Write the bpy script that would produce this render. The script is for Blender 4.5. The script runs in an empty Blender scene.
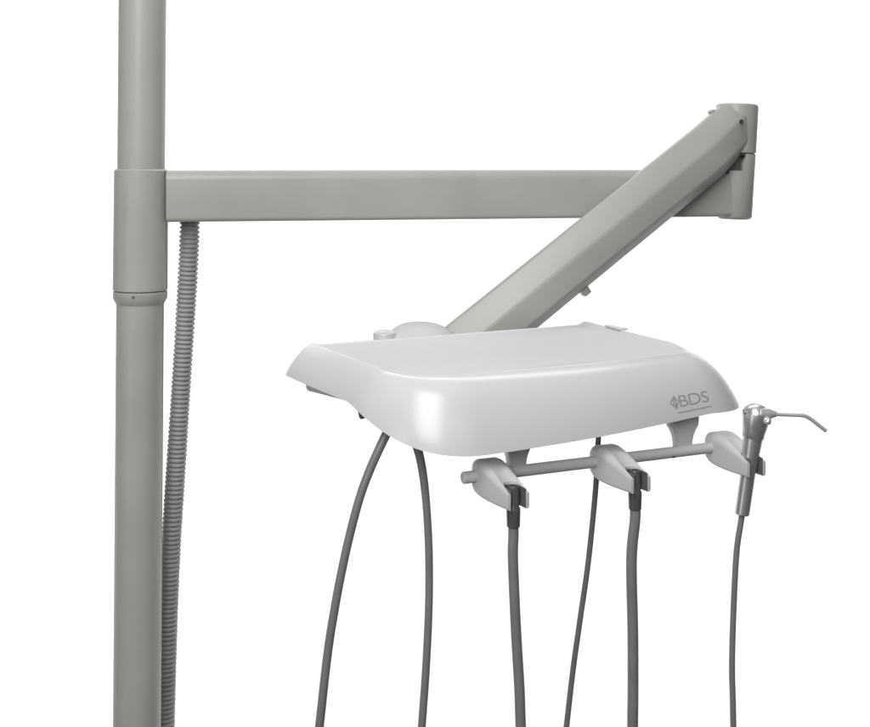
import bpy, bmesh, math, random
from mathutils import Vector, Matrix

C = bpy.context.scene
COL = C.collection
R = math.radians

# ------------------------------------------------------------------ camera
F = 1150.0           # focal length, in units of 1/870 of the picture width
ZC = 1.25            # eye height of the camera (m)
cam_d = bpy.data.cameras.new("camera")
cam_d.sensor_width = 36.0
cam_d.sensor_fit = 'HORIZONTAL'
cam_d.lens = 36.0 * F / 870.0
cam_d.shift_y = -198.5 / 870.0
cam_d.clip_start = 0.02
cam_d.clip_end = 100.0
cam = bpy.data.objects.new("camera", cam_d)
cam.location = (0, 0, ZC)
cam.rotation_euler = (R(90), 0, 0)
COL.objects.link(cam)
C.camera = cam

# ------------------------------------------------------------------ world, lamps, exposure
w = bpy.data.worlds.new("World")
C.world = w
w.use_nodes = True
bg = w.node_tree.nodes["Background"]
bg.inputs[0].default_value = (0.98, 0.99, 1.0, 1)
bg.inputs[1].default_value = 0.17

def area(name, loc, target, sx, sy, power, col=(1, 1, 1)):
    l = bpy.data.lights.new(name, 'AREA')
    l.shape = 'RECTANGLE'; l.size = sx; l.size_y = sy
    l.energy = power; l.color = col
    o = bpy.data.objects.new(name, l)
    o.location = loc
    o.rotation_euler = (Vector(target) - Vector(loc)).to_track_quat('-Z', 'Y').to_euler()
    COL.objects.link(o)
    return o

area("key_softbox", (-0.40, -0.24, 2.38), (0.05, 1.25, 1.1), 0.80, 2.2, 45)
area("fill_softbox", (0.35, -0.9, 2.1), (0.0, 1.4, 1.2), 1.7, 1.0, 3)
area("strip_softbox", (-1.6, -0.45, 0.95), (-0.1, 1.2, 1.0), 0.40, 1.2, 4.5)
area("top_softbox", (0.3, 1.5, 3.0), (0.1, 1.35, 1.0), 1.4, 0.9, 3)
area("backdrop_lamp", (-2.3, 2.7, 2.3), (-1.75, 4.6, 1.5), 1.0, 2.0, 53)
area("backdrop_lamp", (2.3, 2.7, 2.3), (1.75, 4.6, 1.5), 1.0, 2.0, 53)
area("backdrop_lamp", (0.0, 3.0, 3.7), (0.0, 4.2, 0.6), 3.0, 0.8, 53)

C.view_settings.view_transform = 'Standard'
C.view_settings.look = 'None'
C.view_settings.exposure = 0.0
C.view_settings.gamma = 1.0

# ------------------------------------------------------------------ helpers
def P(px, py, Y):
    """the point at depth Y metres along the sight line of a picture position (870 px wide picture)"""
    return Vector(((px - 435.0) / F * Y, Y, ZC - (py - 165.0) / F * Y))

def material(name, col, rough=0.45, spec=0.5, metal=0.0, var=0.05, vscale=14.0, bump=0.0, bscale=900.0, coat=0.0, rvar=0.12):
    m = bpy.data.materials.new(name)
    m.use_nodes = True
    nt = m.node_tree; n = nt.nodes; L = nt.links
    b = n["Principled BSDF"]
    b.inputs["Metallic"].default_value = metal
    b.inputs["Specular IOR Level"].default_value = spec
    b.inputs["Coat Weight"].default_value = coat
    b.inputs["Coat Roughness"].default_value = 0.12
    tc = n.new("ShaderNodeTexCoord")
    nz = n.new("ShaderNodeTexNoise")
    nz.inputs["Scale"].default_value = vscale
    nz.inputs["Detail"].default_value = 6.0 if var > 0.01 else 0.0
    L.new(tc.outputs["Object"], nz.inputs["Vector"])
    r = n.new("ShaderNodeValToRGB")
    r.color_ramp.elements[0].position = 0.3
    r.color_ramp.elements[1].position = 0.7
    r.color_ramp.elements[0].color = (*[c * (1 - var) for c in col], 1)
    r.color_ramp.elements[1].color = (*[min(1, c * (1 + var)) for c in col], 1)
    L.new(nz.outputs["Fac"], r.inputs["Fac"])
    L.new(r.outputs["Color"], b.inputs["Base Color"])
    mr = n.new("ShaderNodeMapRange")
    mr.inputs["To Min"].default_value = rough * (1 - rvar)
    mr.inputs["To Max"].default_value = rough * (1 + rvar)
    L.new(nz.outputs["Fac"], mr.inputs["Value"])
    L.new(mr.outputs["Result"], b.inputs["Roughness"])
    if bump > 0:
        n2 = n.new("ShaderNodeTexNoise")
        n2.inputs["Scale"].default_value = bscale
        n2.inputs["Detail"].default_value = 3.0
        L.new(tc.outputs["Object"], n2.inputs["Vector"])
        bp = n.new("ShaderNodeBump")
        bp.inputs["Strength"].default_value = bump
        bp.inputs["Distance"].default_value = 0.0006
        L.new(n2.outputs["Fac"], bp.inputs["Height"])
        L.new(bp.outputs["Normal"], b.inputs["Normal"])
    return m

M_PAINT = material("grey_enamel", (0.390, 0.387, 0.362), 0.36, 0.45, bump=0.16, bscale=1100, rvar=0.3)
M_TRAY = material("white_plastic", (0.585, 0.585, 0.588), 0.245, 0.58, var=0.0, vscale=1.5)
M_MATTE = material("matte_plastic", (0.60, 0.60, 0.603), 0.62, 0.12, var=0.0, vscale=1.5, bump=0.12, bscale=1500)
M_RAIL = material("rail_enamel", (0.52, 0.53, 0.54), 0.26, 0.5, var=0.03)
M_HOLD = material("holder_plastic", (0.53, 0.53, 0.525), 0.42, 0.4, var=0.03, bump=0.08, bscale=1800)
M_CHASSIS = material("chassis_plastic", (0.60, 0.60, 0.59), 0.5, 0.4)
M_HOSE = material("hose_rubber", (0.180, 0.186, 0.182), 0.33, 0.4, var=0.08, vscale=30)
M_RIB = material("ribbed_hose_plastic", (0.335, 0.35, 0.34), 0.42, 0.35, var=0.08, vscale=30)
M_DARK = material("dark_fitting", (0.075, 0.077, 0.077), 0.20, 0.5)
M_SEAM = material("dark_seam_rubber", (0.06, 0.06, 0.058), 0.6, 0.3)  # dark tone of the elbow washer, screws, pin and nozzle tip
M_NOOKSHADE = material("nook_shade", (0.13, 0.13, 0.12), 0.6, 0.3)  # shade in the elbow nook, put into the colour
M_JAW = material("jaw_shade", (0.12, 0.12, 0.12), 0.5, 0.4)  # shaded inner faces of the prongs, done by a darker colour
M_CHROME = material("satin_metal", (0.60, 0.61, 0.62), 0.34, 0.5, metal=0.85, var=0.03)
M_STEEL = material("polished_metal", (0.88, 0.88, 0.87), 0.26, 0.5, metal=0.7, var=0.02)
M_PRINT = material("print_ink", (0.30, 0.30, 0.315), 0.5, 0.3)
M_FLOOR = material("studio_floor", (0.10, 0.10, 0.10), 0.7, 0.3, var=0.1, vscale=3)
M_BACK = material("white_paper", (0.86, 0.86, 0.86), 0.9, 0.1, var=0.01, vscale=2)

def tag(o, label=None, cat=None, group=None, kind=None):
    if label: o["label"] = label
    if cat: o["category"] = cat
    if group: o["group"] = group
    if kind: o["kind"] = kind
    return o

def thing(name, label, cat, loc=(0, 0, 0), group=None):
    o = bpy.data.objects.new(name, None)
    o.location = loc
    o.empty_display_size = 0.02
    COL.objects.link(o)
    return tag(o, label, cat, group)

def root_of(o):
    while o.parent: o = o.parent
    return o

def build(name, bm, mat, parent=None, angle=38, mods=None):
    """link a bmesh given in world coordinates as ONE mesh object"""
    if parent is not None:
        bmesh.ops.translate(bm, verts=bm.verts, vec=-Vector(root_of(parent).location))
    bmesh.ops.recalc_face_normals(bm, faces=bm.faces)
    me = bpy.data.meshes.new(name)
    bm.to_mesh(me); bm.free()
    for p in me.polygons: p.use_smooth = True
    me.set_sharp_from_angle(angle=R(angle))
    me.materials.append(mat)
    o = bpy.data.objects.new(name, me)
    COL.objects.link(o)
    o.parent = parent
    return o

def frame(axis, up=(0, 0, 1)):
    a = Vector(axis).normalized()
    u = Vector(up)
    if abs(a.dot(u.normalized())) > 0.98: u = Vector((1, 0, 0))
    x = u.cross(a).normalized()
    y = a.cross(x).normalized()
    return x, y, a

def lathe(bm, p0, p1, prof, seg=48, cap=True):
    """prof: (distance along p0->p1 as a fraction, radius)"""
    p0 = Vector(p0); p1 = Vector(p1)
    x, y, a = frame(p1 - p0)
    ln = (p1 - p0).length
    rings = []
    for t, r in prof:
        c = p0 + a * (t * ln)
        if r < 1e-6:
            rings.append([bm.verts.new(c)])
        else:
            rings.append([bm.verts.new(c + (x * math.cos(2 * math.pi * i / seg) + y * math.sin(2 * math.pi * i / seg)) * r) for i in range(seg)])
    for A, B in zip(rings, rings[1:]):
        if len(A) == 1 and len(B) == 1: continue
        for i in range(seg):
            j = (i + 1) % seg
            if len(A) == 1: bm.faces.new((A[0], B[j], B[i]))
            elif len(B) == 1: bm.faces.new((A[i], A[j], B[0]))
            else: bm.faces.new((A[i], A[j], B[j], B[i]))
    if cap:
        if len(rings[0]) > 1: bm.faces.new(list(reversed(rings[0])))
        if len(rings[-1]) > 1: bm.faces.new(rings[-1])
    return bm

def lathe_mm(bm, p0, p1, prof, seg=48):
    """prof in metres along the axis"""
    ln = (Vector(p1) - Vector(p0)).length
    return lathe(bm, p0, p1, [(d / ln, r) for d, r in prof], seg)

def curve(pts, n=16):
    """Catmull-Rom through the points"""
    pts = [Vector(p) for p in pts]
    q = [pts[0] * 2 - pts[1]] + pts + [pts[-1] * 2 - pts[-2]]
    out = []
    for i in range(1, len(q) - 2):
        a, b, c, d = q[i - 1], q[i], q[i + 1], q[i + 2]
        for k in range(n):
            t = k / n
            out.append(0.5 * ((2 * b) + (c - a) * t + (2 * a - 5 * b + 4 * c - d) * t * t + (3 * b - a - 3 * c + d) * t ** 3))
    out.append(pts[-1])
    return out

def resample(path, step):
    out = [path[0].copy()]
    need = step
    for a, b in zip(path, path[1:]):
        seg = (b - a).length
        pos = 0.0
        while seg - pos >= need:
            pos += need
            out.append(a.lerp(b, pos / seg))
            need = step
        need -= seg - pos
    return out

def tube(bm, path, rad, seg=20):
    n = len(path)
    tang = [(path[min(i + 1, n - 1)] - path[max(i - 1, 0)]).normalized() for i in range(n)]
    x, y, a = frame(tang[0], (0, 1, 0))
    rings = []
    for i in range(n):
        t = tang[i]
        x = (x - t * x.dot(t)).normalized()
        y = t.cross(x)
        r = rad(i) if callable(rad) else rad
        rings.append([bm.verts.new(path[i] + (x * math.cos(2 * math.pi * k / seg) + y * math.sin(2 * math.pi * k / seg)) * r) for k in range(seg)])
    for A, B in zip(rings, rings[1:]):
        for i in range(seg):
            j = (i + 1) % seg
            bm.faces.new((A[i], A[j], B[j], B[i]))
    bm.faces.new(list(reversed(rings[0]))); bm.faces.new(rings[-1])
    return bm

def prism(bm, poly, o, ex, ey, ez, z0, z1, bevel=0.0, bseg=3):
    """polygon (x, y) in the frame ex, ey extruded along ez from z0 to z1"""
    o = Vector(o)
    A = [bm.verts.new(o + ex * x + ey * y + ez * z0) for x, y in poly]
    B = [bm.verts.new(o + ex * x + ey * y + ez * z1) for x, y in poly]
    fs = [bm.faces.new(A), bm.faces.new(list(reversed(B)))]
    n = len(poly)
    for i in range(n):
        j = (i + 1) % n
        fs.append(bm.faces.new((A[j], A[i], B[i], B[j])))
    if bevel > 0:
        bmesh.ops.recalc_face_normals(bm, faces=fs)
        es = set()
        for f in fs:
            for e in f.edges:
                if len(e.link_faces) == 2 and e.calc_face_angle(0) > 0.35: es.add(e)
        bmesh.ops.bevel(bm, geom=list(es), offset=bevel, segments=bseg, profile=0.5, affect='EDGES', clamp_overlap=True)
    return bm

def smooth01(t):
    t = max(0.0, min(1.0, t))
    return t * t * (3 - 2 * t)

def evaluated(bm_body, cutters, bevel=0.0):
    """subtract cutter bmeshes from a body and round its edges, returned as a bmesh"""
    def ob(b):
        bmesh.ops.recalc_face_normals(b, faces=b.faces)
        me = bpy.data.meshes.new("work"); b.to_mesh(me); b.free()
        o = bpy.data.objects.new("work", me); COL.objects.link(o); return o
    body = ob(bm_body)
    cs = [ob(b) for b in cutters]
    for c in cs:
        md = body.modifiers.new("cut", 'BOOLEAN'); md.operation = 'DIFFERENCE'; md.solver = 'EXACT'; md.object = c
    if bevel > 0:
        md = body.modifiers.new("round", 'BEVEL'); md.width = bevel; md.segments = 3; md.limit_method = 'ANGLE'; md.angle_limit = R(35)
    dg = bpy.context.evaluated_depsgraph_get(); dg.update()
    me = bpy.data.meshes.new_from_object(body.evaluated_get(dg))
    out = bmesh.new(); out.from_mesh(me)
    for o in [body] + cs:
        m = o.data; bpy.data.objects.remove(o); bpy.data.meshes.remove(m)
    bpy.data.meshes.remove(me)
    return out

# ------------------------------------------------------------------ the setting: a white paper sweep
bm = bmesh.new()
prof = [(1.95, 0.0), (3.3, 0.0)]
for k in range(1, 25):
    a = k / 24 * math.pi / 2
    prof.append((3.3 + 1.3 * math.sin(a), 1.3 - 1.3 * math.cos(a)))
prof.append((4.6, 3.4))
rows = [[bm.verts.new((x, y, z)) for y, z in prof] for x in (-4.8, 4.8)]
for i in range(len(prof) - 1):
    bm.faces.new((rows[0][i], rows[1][i], rows[1][i + 1], rows[0][i + 1]))
tag(build("backdrop", bm, M_BACK), kind="structure")
bm = bmesh.new()
bm.faces.new([bm.verts.new(v) for v in ((-6, -4, -0.004), (6, -4, -0.004), (6, 7, -0.004), (-6, 7, -0.004))])
tag(build("floor", bm, M_FLOOR), kind="structure")

# ------------------------------------------------------------------ the post
YP = 1.4606
TILT = 5.5 / 727.0
def post_pt(py):
    return Vector(((142.5 - TILT * py - 435.0) / F * YP, YP, ZC - (py - 165.0) / F * YP))
top, low = post_pt(-330), post_pt(165 + ZC * F / YP - 4)
RP = 0.02954
post = thing("support_post", "tall round grey painted post standing upright at the left", "post", (low.x, low.y, 0))
bm = bmesh.new()
H = (top - low).length
lathe_mm(bm, low, top, [(0.01308, 0.0), (0.01308, RP), (H - 0.00436, RP), (H, RP - 0.00436)], 72)
build("pole", bm, M_PAINT, post)
bm = bmesh.new()
lathe_mm(bm, Vector((low.x, low.y, 0.00218)), Vector((low.x, low.y, 0.01526)), [(0, 0.15), (0.00872, 0.15), (0.01308, 0.146)], 72)
build("base_plate", bm, M_PAINT, post)
# stop collar under the sleeve
bm = bmesh.new()
a, b = post_pt(303.5), post_pt(290.8)
L_ = (b - a).length
lathe_mm(bm, a, b, [(0, RP + 0.00033), (0.00218, RP + 0.00131), (0.00676, RP + 0.00392), (L_ - 0.00109, RP + 0.00425), (L_, RP + 0.00327)], 72)
col_ = build("stop_collar", bm, M_PAINT, post)
bm = bmesh.new()
c = post_pt(294.5)
sc_dir = Vector((0.0, -1, 0))
lathe_mm(bm, c + sc_dir * (RP + 0.00273), c + sc_dir * (RP + 0.00469), [(0, 0.00174), (0.00174, 0.00174), (0.00185, 0.00098), (0.00098, 0.00076), (0.00098, 0)], 20)
build("set_screw", bm, M_SEAM, col_)

# ------------------------------------------------------------------ the swing arm: sleeve, level beam, elbow, sloping beam
KC = P(735, 170, 1.6241)                       # elbow axis (x, y)
arm = thing("swing_arm", "grey jointed arm of a level beam and a sloping beam, sleeved on the post", "support arm", (post_pt(230).x, YP, post_pt(290).z))
bm = bmesh.new()
a, b = post_pt(290.0), post_pt(169.0)
L_ = (b - a).length
RS = 0.03401
lathe_mm(bm, a, b, [(0, RP + 0.00065), (0.0, RS - 0.00109), (0.00109, RS), (L_ - 0.00196, RS - 0.00065), (L_, RS - 0.00273), (L_, RP + 0.00055), (L_ - 0.00654, RP + 0.00033)], 72)
build("sleeve", bm, M_PAINT, arm)

S0 = post_pt(195)
bdir = Vector((KC.x - S0.x, KC.y - S0.y, 0)).normalized()
bside = Vector((bdir.y, -bdir.x, 0))
ztop = ZC - (170.2 - 165.0) / F * YP
zbot = ZC - (222.0 - 165.0) / F * (YP - 0.00436)
hw = 0.02071
blen = (Vector((KC.x, KC.y, 0)) - Vector((S0.x, S0.y, 0))).length
bm = bmesh.new()
ch = 0.00927
sec = [(hw, zbot + 0.00327), (hw, ztop - ch), (hw - ch * 0.8, ztop), (-hw + ch * 0.8, ztop), (-hw, ztop - ch), (-hw, zbot + 0.00327), (-hw + 0.00327, zbot), (hw - 0.00327, zbot)]
prism(bm, sec, (S0.x, S0.y, 0), bside, Vector((0, 0, 1)), bdir, 0.03161, blen - 0.01308)
es = [e for e in bm.edges if abs((e.verts[0].co - e.verts[1].co).normalized().dot(bdir)) > 0.99]
bmesh.ops.bevel(bm, geom=es, offset=0.00305, segments=4, profile=0.5, affect='EDGES')
build("level_beam", bm, M_PAINT, arm, 30)

# lower half of the elbow
zk0 = ZC - (219.0 - 165) / F * 1.6241
zk1 = ZC - (153.8 - 165) / F * 1.6241
zk2 = ZC - (104.0 - 165) / F * 1.6241
kx, ky = KC.x, KC.y
bm = bmesh.new()
h = zk1 - zk0
lathe_mm(bm, (kx - 0.00109, ky, zk0), (kx + 0.00109, ky, zk1), [(0, 0.01962), (0.00131, 0.02235), (0.00436, 0.0242), (h * 0.5, 0.02562), (h - 0.00109, 0.02747), (h, 0.02671)], 64)
cutb = bmesh.new()
prism(cutb, [(-0.0654, zk1 - 0.02344), (0.00382, zk1 - 0.02344), (0.00382, zk1 - 0.01308), (0.00817, zk1 - 0.00436), (0.00817, zk1 + 0.0218), (-0.0654, zk1 + 0.0218)], (kx, ky, 0), Vector((1, 0, 0)), Vector((0, 0, 1)), Vector((0, -1, 0)), -0.00218, 0.0654)
bm = evaluated(bm, [cutb])
build("lower_elbow", bm, M_PAINT, arm)
bm = bmesh.new()
lathe_mm(bm, (kx + 0.00109, ky, zk1 - 0.00218), (kx + 0.00109, ky, zk1 + 0.00382), [(0, 0.02572), (0.006, 0.02572)], 48)
build("elbow_washer", bm, M_SEAM, arm)

# sloping beam: octagonal housing
EZ_ = Vector((0, 0, 1))
A1 = P(733, (561.5 - 0.63 * 733) / 0.777, 1.475 * 1.09)
A0 = P(440, (561.5 - 0.63 * 440) / 0.777, 1.335 * 1.09)
sdir = (A0 - A1).normalized()                 # downwards, from the elbow
su = Vector((sdir.y, -sdir.x, 0)).normalized()
if su.y > 0: su = -su
sv = su.cross(sdir).normalized()
if sv.z < 0: sv = -sv
slen = (A0 - A1).length

# upper half of the elbow: a drum with a cheek block into which the sloping beam runs
bm = bmesh.new()
h = zk2 - (zk1 + 0.00131)
body = lathe_mm(bm, (kx + 0.00109, ky, zk1 + 0.00131), (kx + 0.00327, ky, zk2), [(0, 0.02703), (0.00087, 0.0278), (h * 0.5, 0.02856), (h - 0.00436, 0.02921), (h - 0.00131, 0.02812), (h, 0.02562)], 64)
build("upper_elbow", bm, M_PAINT, arm)

bm = bmesh.new()
sec = [(0.03107, 0.00959), (0.03107, -0.02250), (0.01600, -0.03837), (-0.00900, -0.03837), (-0.01600, -0.03000), (-0.01600, 0.01600), (-0.01254, 0.0327), (0.00817, 0.03859)]
ends = [[], [], []]
hd = Vector((sdir.x, sdir.y, 0)).normalized()
for x, y in sec:
    for k, (dist, sc_) in enumerate(((None, 0.82), (0.05995, 1.0), (slen, 1.0))):
        p = A1 + su * (x * sc_ - (0.0090 if dist is None else 0.0)) + sv * y
        if dist is None:     # the upper end is cut upright at the elbow's axis
            p = p + sdir * ((Vector((kx, ky, 0)) - p).dot(hd) / sdir.dot(hd))
        else:
            p = p + sdir * dist
        ends[k].append(bm.verts.new(p))
bm.faces.new(ends[0]); bm.faces.new(list(reversed(ends[2])))
for A, B in zip(ends, ends[1:]):
    for i in range(8):
        j = (i + 1) % 8
        bm.faces.new((A[j], A[i], B[i], B[j]))
above = bmesh.new()
prism(above, [(-0.3, -0.2), (0.3, -0.2), (0.3, 0.2), (-0.3, 0.2)], (kx, ky, 0), Vector((1, 0, 0)), Vector((0, 1, 0)), EZ_, zk2 - 0.00382, zk2 + 0.3)
nook = bmesh.new()
nc = P(743, 173, 1.6110)
prof_n = [(0.0545, zk1 + 0.00131), (0.00109, zk1 + 0.00131)]
for k in range(1, 13):
    a = math.pi / 2 * k / 12
    prof_n.append((0.00109 - 0.0278 * math.sin(a), zk1 + 0.00131 - 0.0278 * (1 - math.cos(a))))
prof_n += [(-0.02671, zk1 - 0.0654), (0.0545, zk1 - 0.0654)]
prism(nook, prof_n, (kx + 0.00654, ky, 0), -hd, EZ_, su, -0.1, 0.1)
bmesh.ops.recalc_face_normals(bm, faces=bm.faces)
es = [e for e in bm.edges if abs((e.verts[0].co - e.verts[1].co).normalized().dot(sdir)) > 0.95 and e.calc_face_angle(0) > 0.2]
bmesh.ops.bevel(bm, geom=es, offset=0.0033, segments=5, profile=0.5, affect='EDGES')
bm = evaluated(bm, [above, nook], 0.00131)
sb = build("sloping_beam", bm, M_PAINT, arm, 30)
# small lip at the upper edge of the beam, pin on its face, tab underneath
bm = bmesh.new()
c = P(709, 108.5, 1.6000)
c = A1 + sdir * (c - A1).dot(sdir) + sv * 0.0388 - su * 0.001
prism(bm, [(-0.00436, -0.00327), (-0.00436, 0.00174), (0.00218, 0.00174), (0.00436, -0.00327)], c, -sdir, sv, su, -0.006, 0.004, 0.00087, 2)
build("end_lip", bm, M_PAINT, arm)
bm = bmesh.new()
c = P(727.5, 122.5, 1.6110) ; c = c + su * (0.02681 - (c - A1).dot(su))
lathe_mm(bm, c, c + su * 0.00131, [(0, 0.00327), (0.00087, 0.00327), (0.00109, 0.0024), (0.00065, 0.00164), (0.00065, 0)], 24)
build("pivot_pin", bm, M_SEAM, arm)
bm = bmesh.new()
q = P(583.5, 291, 1.520)
s = (q - A1).dot(sdir)
prism(bm, [(-0.00545, -0.00872), (0.00545, -0.00872), (0.00545, 0.00436), (-0.00545, 0.00436)], A1 + sdir * s - sv * 0.03837 + su * 0.00872, sdir, sv, su, -0.00436, 0.00763, 0.00087, 2)
build("cable_tab", bm, M_PAINT, arm)
# added dark block standing in for the shade in the nook under the beam
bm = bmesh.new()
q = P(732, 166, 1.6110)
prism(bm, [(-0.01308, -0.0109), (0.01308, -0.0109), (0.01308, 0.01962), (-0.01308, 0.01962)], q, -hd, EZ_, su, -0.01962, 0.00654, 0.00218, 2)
build("nook_shade_block", bm, M_NOOKSHADE, arm)

# ------------------------------------------------------------------ the tray head
TH = R(27.0)
E1 = Vector((math.cos(TH), math.sin(TH), 0)); E2 = Vector((-math.sin(TH), math.cos(TH), 0)); EZ = Vector((0, 0, 1))
TW, TL = 0.341, 0.235
TO = Vector((-0.028, 1.085, ZC - 0.202))
def T(x, y, z):
    x = x + (0.016 * (y / TL) * (x / TW) if y > 0 else 0.0)
    return TO + E1 * x + E2 * y + EZ * z

tray = thing("instrument_tray", "white moulded instrument tray with a sloped front lip and a white rail below", "tray", T(TW / 2, TL / 2, -0.06))

def lerp(a, b, t): return a + (b - a) * t
def outline(n_side=36, n_c=18):
    """points and outward normals around the flat top, counter-clockwise from the front-left corner"""
    rf, rb = 0.060, 0.005
    pts = []
    def corner(cx, cy, r, a0, a1):
        for k in range(n_c + 1):
            a = R(a0 + (a1 - a0) * k / n_c)
            pts.append((cx + r * math.cos(a), cy + r * math.sin(a), math.cos(a), math.sin(a)))
    def side(x0, y0, x1, y1, nx, ny):
        for k in range(1, n_side):
            t = k / n_side
            pts.append((x0 + (x1 - x0) * t, y0 + (y1 - y0) * t, nx, ny))
    corner(rf, rf, rf, 180, 270)
    side(rf, 0, TW - rf * 0.17, 0, 0, -1)
    corner(TW - rf * 0.17, rf * 0.17, rf * 0.17, 270, 360)
    side(TW, rf * 0.17, TW, TL - rb, 1, 0)
    corner(TW - rb, TL - rb, rb, 0, 90)
    side(TW - rb, TL, rb, TL, 0, 1)
    corner(rb, TL - rb, rb, 90, 180)
    side(0, TL - rb, 0, rf, -1, 0)
    return pts

PH0 = R(4)
def skirt(p, t, inset=0.0):
    """a point on the moulded skirt: t = 0 at the flat top's edge, 1 at the rim"""
    x, y, nx, ny = p
    fr = max(0.0, -ny); bk = max(0.0, ny); sd = abs(nx)
    # one curved section all round; at the sides the rim is trimmed shorter towards the back
    trim = lerp(0.70, 1.0, smooth01((0.068 - y) / 0.068)) if ny <= 1e-6 else 0.70
    PH1 = R(80 - 42 * max(0.0, nx) - 10 * fr ** 2 * (1 - max(0.0, nx)))
    ph = PH0 + (PH1 - PH0) * t * trim
    o = (math.sin(ph) - math.sin(PH0)) / (math.sin(PH1) - math.sin(PH0))
    d = (math.cos(PH0) - math.cos(ph)) / (math.cos(PH0) - math.cos(PH1))
    bow = math.sin(math.pi * max(0, min(1, x / TW)))
    ex = 0.036 + 0.006 * smooth01((y - 0.05) / 0.15) if nx < 0 else 0.063
    ey = (0.044 + 0.012 * bow) if ny < 0 else 0.003
    drop = 0.0560 + 0.0035 * bow * fr ** 2 + 0.0140 * fr ** 2 * max(0, 1 - x / TW) ** 2 + 0.004 * max(0.0, nx)
    drop *= (1 - 0.3 * bk)
    lip = (0.0038 if nx < 0 else 0.0058) * sd * smooth01(t / 0.12) * (1 - smooth01((t - 0.1) / 0.6)) * smooth01((y - 0.0) / 0.05)
    return (x + nx * (ex * o - inset * 0.003), y + ny * (ey * o - inset * 0.003), -d * drop + lip - inset * 0.003)

O_ = outline()
bm = bmesh.new()
N = len(O_)
rings = []
rings.append([bm.verts.new(T(x - nx * 0.0030, y - ny * 0.0030, -0.0013)) for x, y, nx, ny in O_])
rings.append([bm.verts.new(T(x - nx * 0.0012, y - ny * 0.0012, -0.0012)) for x, y, nx, ny in O_])
rings.append([bm.verts.new(T(x - nx * 0.0005, y - ny * 0.0005, -0.0003)) for x, y, nx, ny in O_])
ts = [0, 0.025, 0.05, 0.075, 0.1, 0.13, 0.17, 0.22, 0.28, 0.35, 0.43, 0.51, 0.6, 0.69, 0.78, 0.87, 0.94, 1.0]
for t in ts: rings.append([bm.verts.new(T(*skirt(p, t))) for p in O_])
for t in reversed(ts[::2]): rings.append([bm.verts.new(T(*skirt(p, t * 0.985, 1.0))) for p in O_])
for A, B in zip(rings, rings[1:]):
    for i in range(N):
        j = (i + 1) % N
        bm.faces.new((A[i], A[j], B[j], B[i]))
bm.faces.new(rings[0]); bm.faces.new(list(reversed(rings[-1])))
n_floor = len(bm.faces) - 2
shell = build("tray_shell", bm, M_TRAY, tray, 50)
shell.data.materials.append(M_MATTE)          # the recess floor has a matte grain
shell.data.polygons[n_floor].material_index = 1
for f in range(N): shell.data.polygons[f].material_index = 1

# printed emblem, letters and underline wrapped on the front skirt
def on_skirt(x, v):
    """x metres along the front, v metres up the slope from the rim -> world point just proud of the skirt"""
    t = 1 - v / 0.078
    p = (x, 0.0, 0.0, -1.0)
    e = 1e-3
    a = T(*skirt(p, t)); b = T(*skirt(p, t - e)); c = T(*skirt((x + e, 0, 0, -1.0), t))
    n = (c - a).cross(b - a).normalized()
    if n.z < 0: n = -n
    return a + n * 0.00035

def print_mesh(polys, name):
    bm = bmesh.new()
    for poly in polys:
        vs = [bm.verts.new(on_skirt(x, v)) for x, v in poly]
        bm.faces.new(vs)
    return bm

LX, LV = 0.2755, 0.0105
cu = bpy.data.curves.new("letters", 'FONT')
cu.body = "BDS"; cu.size = 0.0190; cu.space_character = 0.88; cu.resolution_u = 6; cu.offset = -0.00022
tmp = bpy.data.objects.new("letters", cu); COL.objects.link(tmp)
dg = bpy.context.evaluated_depsgraph_get(); dg.update()
me = bpy.data.meshes.new_from_object(tmp.evaluated_get(dg))
bm = bmesh.new(); bm.from_mesh(me)
bmesh.ops.triangulate(bm, faces=bm.faces)
for v in bm.verts:
    v.co = on_skirt(LX + 0.0118 + v.co.x * 1.42, LV + v.co.y * 0.76)
bpy.data.objects.remove(tmp); bpy.data.curves.remove(cu); bpy.data.meshes.remove(me)
build("logo_lettering", bm, M_PRINT, shell)
def diamond_ring(cx, cy, r, wd):
    q = [(0, 1), (1, 0), (0, -1), (-1, 0)]
    out = []
    for i in range(4):
        a, b = q[i], q[(i + 1) % 4]
        ri = r - wd * 1.4
        out.append([(cx + a[0] * r, cy + a[1] * r), (cx + b[0] * r, cy + b[1] * r), (cx + b[0] * ri, cy + b[1] * ri), (cx + a[0] * ri, cy + a[1] * ri)])
    return out
def diamond(cx, cy, r): return [[(cx, cy + r), (cx + r, cy), (cx, cy - r), (cx - r, cy)]]
ey_ = LV + 0.0048
polys = diamond_ring(LX + 0.0046, ey_, 0.0033, 0.0009) + diamond(LX + 0.0084, ey_ + 0.0034, 0.0026) + diamond(LX + 0.0084, ey_ - 0.0034, 0.0026) + diamond_ring(LX + 0.0112, ey_, 0.0026, 0.0007)
build("logo_emblem", print_mesh(polys, "e"), M_PRINT, shell)
n = 12
polys = []
for k in range(n):
    x0 = LX + 0.009 + 0.0480 * k / n; x1 = LX + 0.009 + 0.0480 * (k + 1) / n
    polys.append([(x0, LV - 0.0046), (x1, LV - 0.0046), (x1, LV - 0.0040), (x0, LV - 0.0040)])
build("logo_underline", print_mesh(polys, "u"), M_PRINT, shell)

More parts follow.
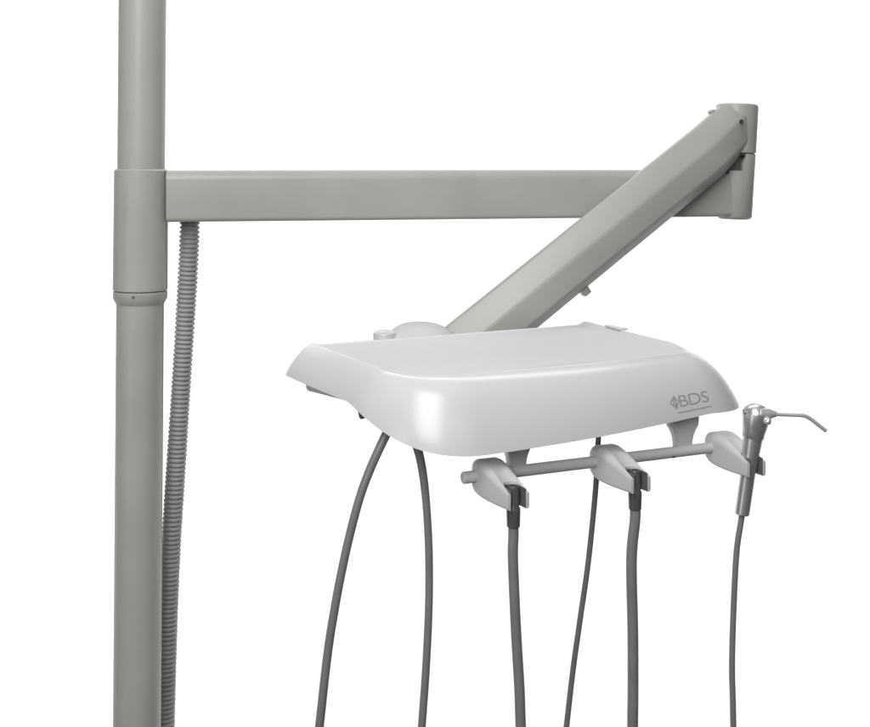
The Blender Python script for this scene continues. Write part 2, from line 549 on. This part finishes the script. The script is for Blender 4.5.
# underbody, knob, rear cap, socket cover, right-hand clip
bm = bmesh.new()
cs = []
for x, y, z0, z1 in ((-0.020, TL - 0.004, -0.008, -0.050), (TW + 0.006, TL - 0.004, -0.008, -0.050), (TW + 0.006, 0.045, -0.010, -0.040), (-0.012, 0.045, -0.010, -0.038)):
    cs.append((bm.verts.new(T(x, y, z0)), bm.verts.new(T(x + (0.006 if x < 0.1 else -0.006), y - (0.004 if y > 0.1 else -0.004), z1))))
bm.faces.new([c[0] for c in cs]); bm.faces.new([c[1] for c in reversed(cs)])
for i in range(4):
    j = (i + 1) % 4
    bm.faces.new((cs[j][0], cs[i][0], cs[i][1], cs[j][1]))
bmesh.ops.recalc_face_normals(bm, faces=bm.faces)
bmesh.ops.bevel(bm, geom=list(bm.edges), offset=0.004, segments=3, profile=0.5, affect='EDGES')
build("underbody", bm, M_CHASSIS, tray)
bm = bmesh.new()
q = P(360.5, 408, 1.115)
lathe_mm(bm, q, q + Vector((0.0025, -0.001, -0.0105)), [(0, 0.0034), (0.0085, 0.0034), (0.0105, 0.0022), (0.0107, 0)], 24)
build("locking_knob", bm, M_DARK, tray)
bm = bmesh.new()
q = P(385, 333.5, 1.42)
lathe_mm(bm, q - EZ * 0.060, q + Vector((0, -0.004, 0.003)), [(0, 0.0146), (0.0615, 0.0146), (0.0624, 0.0142), (0.0629, 0.0134), (0.0631, 0)], 48)
build("pivot_cap", bm, M_TRAY, tray)
# moulded cover over the arm's lower joint
bm = bmesh.new()
ct = P(417.5, 338, 1.432)
nu, nv = 48, 16
rings = []
for k in range(nv + 1):
    a = k / nv * math.pi / 2
    ring = []
    for i in range(nu):
        th = 2 * math.pi * i / nu
        cx_, cy_ = math.cos(th), math.sin(th)
        r = k / nv if k < nv else 1.0
        ex_ = 0.041 * (1.0 if cx_ < 0 else 1.25)
        ring.append(bm.verts.new(ct + Vector((cx_ * ex_ * r, cy_ * 0.036 * r, 0.0200 * (1 - r ** 2.8) - (0.04 if k == nv else 0)))))
        if k == 0: break
    rings.append(ring)
for A, B in zip(rings, rings[1:]):
    for i in range(nu):
        j = (i + 1) % nu
        if len(A) == 1: bm.faces.new((A[0], B[i], B[j]))
        else: bm.faces.new((A[i], B[i], B[j], A[j]))
bm.faces.new(list(reversed(rings[-1])))
build("joint_cover", bm, M_MATTE, tray, 50)
bm = bmesh.new()
prism(bm, [(0, 0), (0.010, -0.003), (0.012, -0.001), (0.012, 0.036), (0.003, 0.034)], T(TW + 0.002, 0.146, 0.0040), E1, E2, EZ, 0.0, 0.0026, 0.001, 2)
build("rim_clip", bm, M_TRAY, tray)

# rail with its two hangers
RY = R(24.0)
Q1 = Vector((math.cos(RY), math.sin(RY), 0)); QF = Vector((math.sin(RY), -math.cos(RY), 0))
RO = Vector((0.0262, 1.09, ZC - 0.2967))
bm = bmesh.new()
RR = 0.0058
lathe_mm(bm, RO, RO + Q1 * 0.316, [(0, 0), (0, RR - 0.0008), (0.0008, RR), (0.3152, RR), (0.316, RR - 0.0008), (0.316, 0)], 40)
rail = build("rail", bm, M_RAIL, tray)
bm = bmesh.new()
q = RO + Q1 * 0.238
dn = Vector((QF.x * 0.75, QF.y * 0.75, -0.66)).normalized()
lathe_mm(bm, q + dn * (RR - 0.0004), q + dn * (RR + 0.0005), [(0, 0.0018), (0.0006, 0.0018), (0.0009, 0.0012), (0.0009, 0)], 18)
build("rail_screw", bm, M_SEAM, rail)

def hanger(s):
    bm = bmesh.new()
    poly = []
    zt = 0.052
    def edge(sign):
        out = []
        for k in range(13):
            t = k / 12
            z = -0.002 + (zt + 0.002) * t
            e = 0.0078 + 0.0085 * (max(0, (z - 0.004)) / 0.022) ** 2.2 if z < 0.026 else 0.0163
            out.append((sign * e, z))
        return out
    poly = edge(1) + list(reversed(edge(-1)))
    prism(bm, poly, RO + Q1 * s - QF * 0.002, Q1, EZ, -QF, -0.003, 0.011, 0.0008, 2)
    build("rail_hanger", bm, M_RAIL, tray)
hanger(0.0605); hanger(0.2565)

HOLD = []
Q1_, QF_ = Q1, QF
def holder_bm(s, Q1, QF):
    o = RO + Q1_ * s
    body = bmesh.new()
    # side outline (forward, up), made of cross-sections whose width shrinks forwards
    sta = [(-0.0165, 0.0085, -0.0020, 0.0050), (-0.0145, 0.0110, -0.0085, 0.0100), (-0.010, 0.0130, -0.0130, 0.0136), (-0.003, 0.0143, -0.0158, 0.0156), (0.005, 0.0147, -0.0170, 0.0160),
           (0.012, 0.0146, -0.0175, 0.0148), (0.022, 0.0142, -0.0178, 0.0120), (0.034, 0.0133, -0.0178, 0.0084), (0.046, 0.0122, -0.0175, 0.0050), (0.0605, 0.0112, -0.0170, 0.0012)]
    rings = []
    for f, hwid, z0, z1 in sta:
        ring = []
        hh = z1 - z0
        rt = min(hwid * 0.52, hh * 0.34); rb = min(0.0028, hh * 0.3)
        for cx_, cz_, r, a0 in ((hwid - rt, z1 - rt, rt, 0), (-hwid + rt, z1 - rt, rt, 90), (-hwid + rb, z0 + rb, rb, 180), (hwid - rb, z0 + rb, rb, 270)):
            for k in range(7):
                a = R(a0 + 90 * k / 6)
                ring.append(body.verts.new(o + Q1 * (cx_ + r * math.cos(a)) + QF * f + EZ * (cz_ + r * math.sin(a))))
        rings.append(ring)
    n = len(rings[0])
    for A, B in zip(rings, rings[1:]):
        for i in range(n):
            j = (i + 1) % n
            body.faces.new((A[i], A[j], B[j], B[i]))
    body.faces.new(rings[0]); body.faces.new(list(reversed(rings[-1])))
    slot = bmesh.new()
    poly = [(0.0080, 0.08), (0.0080, 0.049)]
    for k in range(1, 12):
        a = math.pi * k / 12
        poly.append((0.0080 * math.cos(a), 0.0480 - 0.0080 * math.sin(a)))
    poly += [(-0.0080, 0.049), (-0.0080, 0.08)]
    prism(slot, poly, o, Q1, QF, EZ, -0.05, 0.05)
    scoop = bmesh.new()
    slope = (QF * 0.94 - EZ * 0.342).normalized()
    nrm = (EZ * 0.94 + QF * 0.342).normalized()
    c0 = o + QF * 0.030 + EZ * 0.0112 + nrm * 0.0172
    lathe(scoop, c0 - slope * 0.055, c0 + slope * 0.06, [(0, 0.004), (0.25, 0.0175), (0.45, 0.0206), (0.75, 0.0214), (1, 0.0216)], 48)
    return evaluated(body, [slot, scoop], 0.0007)

SPOTS = [0.0276, 0.160, 0.302]
for k, s in enumerate(SPOTS):
    rz = Matrix.Rotation(R(-3.5 if k == 2 else 0.0), 3, 'Z')
    q1, qf = rz @ Q1, rz @ QF
    hld = build("holder", holder_bm(s, q1, qf), M_HOLD, tray, 32)
    o = RO + Q1 * s
    # added dark strip: shade on the jaw's inner faces put into colour
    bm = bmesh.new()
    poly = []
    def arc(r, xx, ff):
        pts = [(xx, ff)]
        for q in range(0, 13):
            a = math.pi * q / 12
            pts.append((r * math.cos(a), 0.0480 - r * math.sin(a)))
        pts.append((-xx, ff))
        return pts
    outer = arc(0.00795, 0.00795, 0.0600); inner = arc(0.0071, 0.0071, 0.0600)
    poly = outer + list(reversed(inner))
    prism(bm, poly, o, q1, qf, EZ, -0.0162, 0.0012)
    build("jaw_shade_strip", bm, M_JAW, hld)

# ------------------------------------------------------------------ hoses
def down(pts):
    """carry a hose from the last picture point down to the floor"""
    a, b = Vector(pts[-2]), Vector(pts[-1])
    d = (b - a).normalized()
    p1 = b + Vector((d.x * 0.25, d.y * 0.25, -0.25))
    p2 = Vector((p1.x + d.x * 0.06, p1.y + 0.01, max(0.18, p1.z - 0.25)))
    p3 = Vector((p2.x + 0.01, p2.y + 0.05, 0.04))
    p4 = Vector((p3.x + 0.03, p3.y + 0.16, 0.008))
    p5 = Vector((p4.x + 0.05, p4.y + 0.12, 0.008))
    return list(pts) + [p1, p2, p3, p4, p5]

# corrugated hose
path = curve(down([P(190, 208, 1.4955), P(189.5, 235, 1.4977), P(187, 290, 1.5020), P(179, 420, 1.5086), P(171.5, 540, 1.5118), P(167, 650, 1.5129), P(164.5, 735, 1.5129)]), 40)
pitch, sub = 0.0060, 10
path = resample(path, pitch / sub)
pr = [0.01255, 0.01280, 0.01285, 0.01285, 0.01275, 0.01215, 0.01085, 0.01055, 0.01085, 0.01200]
bm = bmesh.new()
random.seed(4)
jit = [random.uniform(-0.00012, 0.00012) for _ in range(len(path) // sub + 2)]
tube(bm, path, lambda i: pr[i % sub] + jit[i // sub] + 0.0002 * math.sin(i * 0.013), 28)
tag(build("corrugated_hose", bm, M_RIB, None, 70), "grey corrugated hose hanging from the level beam beside the post", "hose")

HG = "smooth dark hoses hanging below the tray"
def hose(label, pts, r, group=HG):
    bm = bmesh.new()
    p = curve(down(pts), 20)
    tube(bm, p, r, 24)
    o = build("hose", bm, M_HOSE, None, 60)
    return tag(o, label, "hose", group)

hose("smooth grey hose slanting down to the left from under the tray's left corner",
     [P(396, 415, 1.11), P(382, 443, 1.10), P(370.3, 469, 1.095), P(360, 497, 1.09), P(349.8, 535, 1.088), P(341.8, 571, 1.086), P(335, 607, 1.085), P(327.5, 655, 1.085), P(318.5, 735, 1.085)], lambda i: 0.0046 - 0.0004 * min(1, i / 60))
hose("grey hose bowing out to the right as it drops from the tray's front left corner",
     [P(411, 430, 1.13), P(419.6, 456, 1.125), P(425, 490, 1.12), P(428.3, 535, 1.115), P(429.2, 580, 1.112), P(428.2, 625, 1.11), P(425.3, 679, 1.11), P(421.2, 735, 1.11)], lambda i: 0.0047 - 0.0008 * min(1, i / 50))
hose("thin dark hose dropping behind the rail and the middle holder",
     [P(599, 425, 1.25), P(598, 445, 1.245), P(595.5, 490, 1.24), P(588.5, 560, 1.235), P(580, 620, 1.232), P(573, 670, 1.23), P(565.5, 735, 1.23)], 0.0031)

def fitted_hose(label, s, img, r):
    o = RO + Q1 * s + QF * 0.0505
    t = thing("handpiece_hose", label, "hose", o + EZ * (-0.035), HG)
    bm = bmesh.new()
    lathe_mm(bm, o - EZ * 0.0355, o + EZ * 0.0026, [(0, 0.0054), (0.0008, 0.0062), (0.0145, 0.0066), (0.0175, 0.0064), (0.0190, 0.0054), (0.0365, 0.0054), (0.0381, 0.0048), (0.0381, 0.0034), (0.0340, 0.0032), (0.0340, 0)], 32)
    build("connector", bm, M_DARK, t)
    pts = [o - EZ * 0.030, o - EZ * 0.045] + [P(x, y, o.y) for x, y in img]
    bm = bmesh.new()
    tube(bm, curve(down(pts), 20), r, 24)
    build("tubing", bm, M_HOSE, t, 60)
fitted_hose("thick grey hose plugged into the holder at the rail's free left end", SPOTS[0], [(513, 560), (516, 630), (519.5, 690), (521, 735)], 0.0049)
fitted_hose("thick grey hose plugged into the middle holder of the rail", SPOTS[1], [(631.5, 560), (632.8, 630), (633, 690), (632.5, 735)], 0.0053)

# ------------------------------------------------------------------ air and water syringe
o3 = RO + Q1 * SPOTS[2] + QF * 0.0505
YS = o3.y
top_ = P(756.5, 414, YS); bot_ = P(742.0, 514.5, YS)
syr = thing("air_water_syringe", "metal air and water syringe with a bent nozzle, upright in the right holder", "syringe", bot_)
ax = (top_ - bot_).normalized()
ln = (top_ - bot_).length
bm = bmesh.new()
lathe_mm(bm, bot_, top_, [(0, 0.0), (0, 0.0066), (0.0008, 0.0074), (0.018, 0.0075), (0.045, 0.0076), (ln - 0.028, 0.0096), (ln - 0.018, 0.0100)], 40)
build("handle", bm, M_CHROME, syr)
bm = bmesh.new()
hp = [(ln - 0.0245, 0.0101), (ln - 0.0235, 0.0110), (ln - 0.0180, 0.0114), (ln - 0.013, 0.0126), (ln - 0.006, 0.0134), (ln + 0.000, 0.0136)]
for k in range(1, 9):
    a = math.pi / 2 * k / 8
    hp.append((ln + 0.0108 * math.sin(a), 0.0136 * math.cos(a) if k < 8 else 0.0))
lathe_mm(bm, bot_, top_, hp, 48)
head = build("head", bm, M_CHROME, syr)
bm = bmesh.new()
nz0 = P(759, 413.5, YS - 0.008); nz1 = P(776, 414.2, YS - 0.006)
nd = (nz1 - nz0).normalized(); nl = (nz1 - nz0).length
lathe_mm(bm, nz0, nz1, [(0, 0.0056), (0.010, 0.0056), (0.0125, 0.0050), (0.0155, 0.0036), (nl - 0.0005, 0.0034), (nl, 0.0026)], 32)
build("nozzle_nut", bm, M_STEEL, syr)
bm = bmesh.new()
npth = curve([P(770, 414, YS - 0.0065), P(780, 414.4, YS - 0.006), P(791, 414.8, YS - 0.006), P(800, 415.2, YS - 0.006), P(806, 416.4, YS - 0.006), P(812, 420, YS - 0.006), P(819, 425.5, YS - 0.006), P(826, 431, YS - 0.006)], 10)
tube(bm, npth, 0.0021, 20)
noz = build("nozzle", bm, M_STEEL, syr)
bm = bmesh.new()
e = P(826, 431, YS - 0.006); d_ = (npth[-1] - npth[-3]).normalized()
lathe_mm(bm, e - d_ * 0.0002, e + d_ * 0.0003, [(0, 0.0013), (0.0005, 0.0012)], 16)
build("nozzle_tip", bm, M_SEAM, noz)
bm = bmesh.new()
b0 = P(764, 420.5, YS - 0.009)
lathe_mm(bm, b0, b0 + Vector((0.006, -0.0065, 0)), [(0, 0.0038), (0.0055, 0.0038), (0.0068, 0.0032), (0.0076, 0.0015), (0.0078, 0)], 24)
build("button", bm, M_STEEL, syr)
bm = bmesh.new()
b0 = P(746.5, 411.5, YS - 0.003)
lathe_mm(bm, b0, b0 + Vector((-0.005, -0.002, 0.0005)), [(0, 0.0030), (0.0030, 0.0029), (0.0038, 0.002), (0.0040, 0)], 24)
build("side_screw", bm, M_CHROME, syr)
bm = bmesh.new()
pts = [bot_ + ax * 0.004, bot_ - ax * 0.006] + [P(x, y, YS) for x, y in ((736.5, 553), (733.5, 610), (732, 665), (732.8, 700), (733.5, 735))]
tube(bm, curve(down(pts), 20), 0.0031, 20)
build("tubing", bm, M_HOSE, syr, 60)
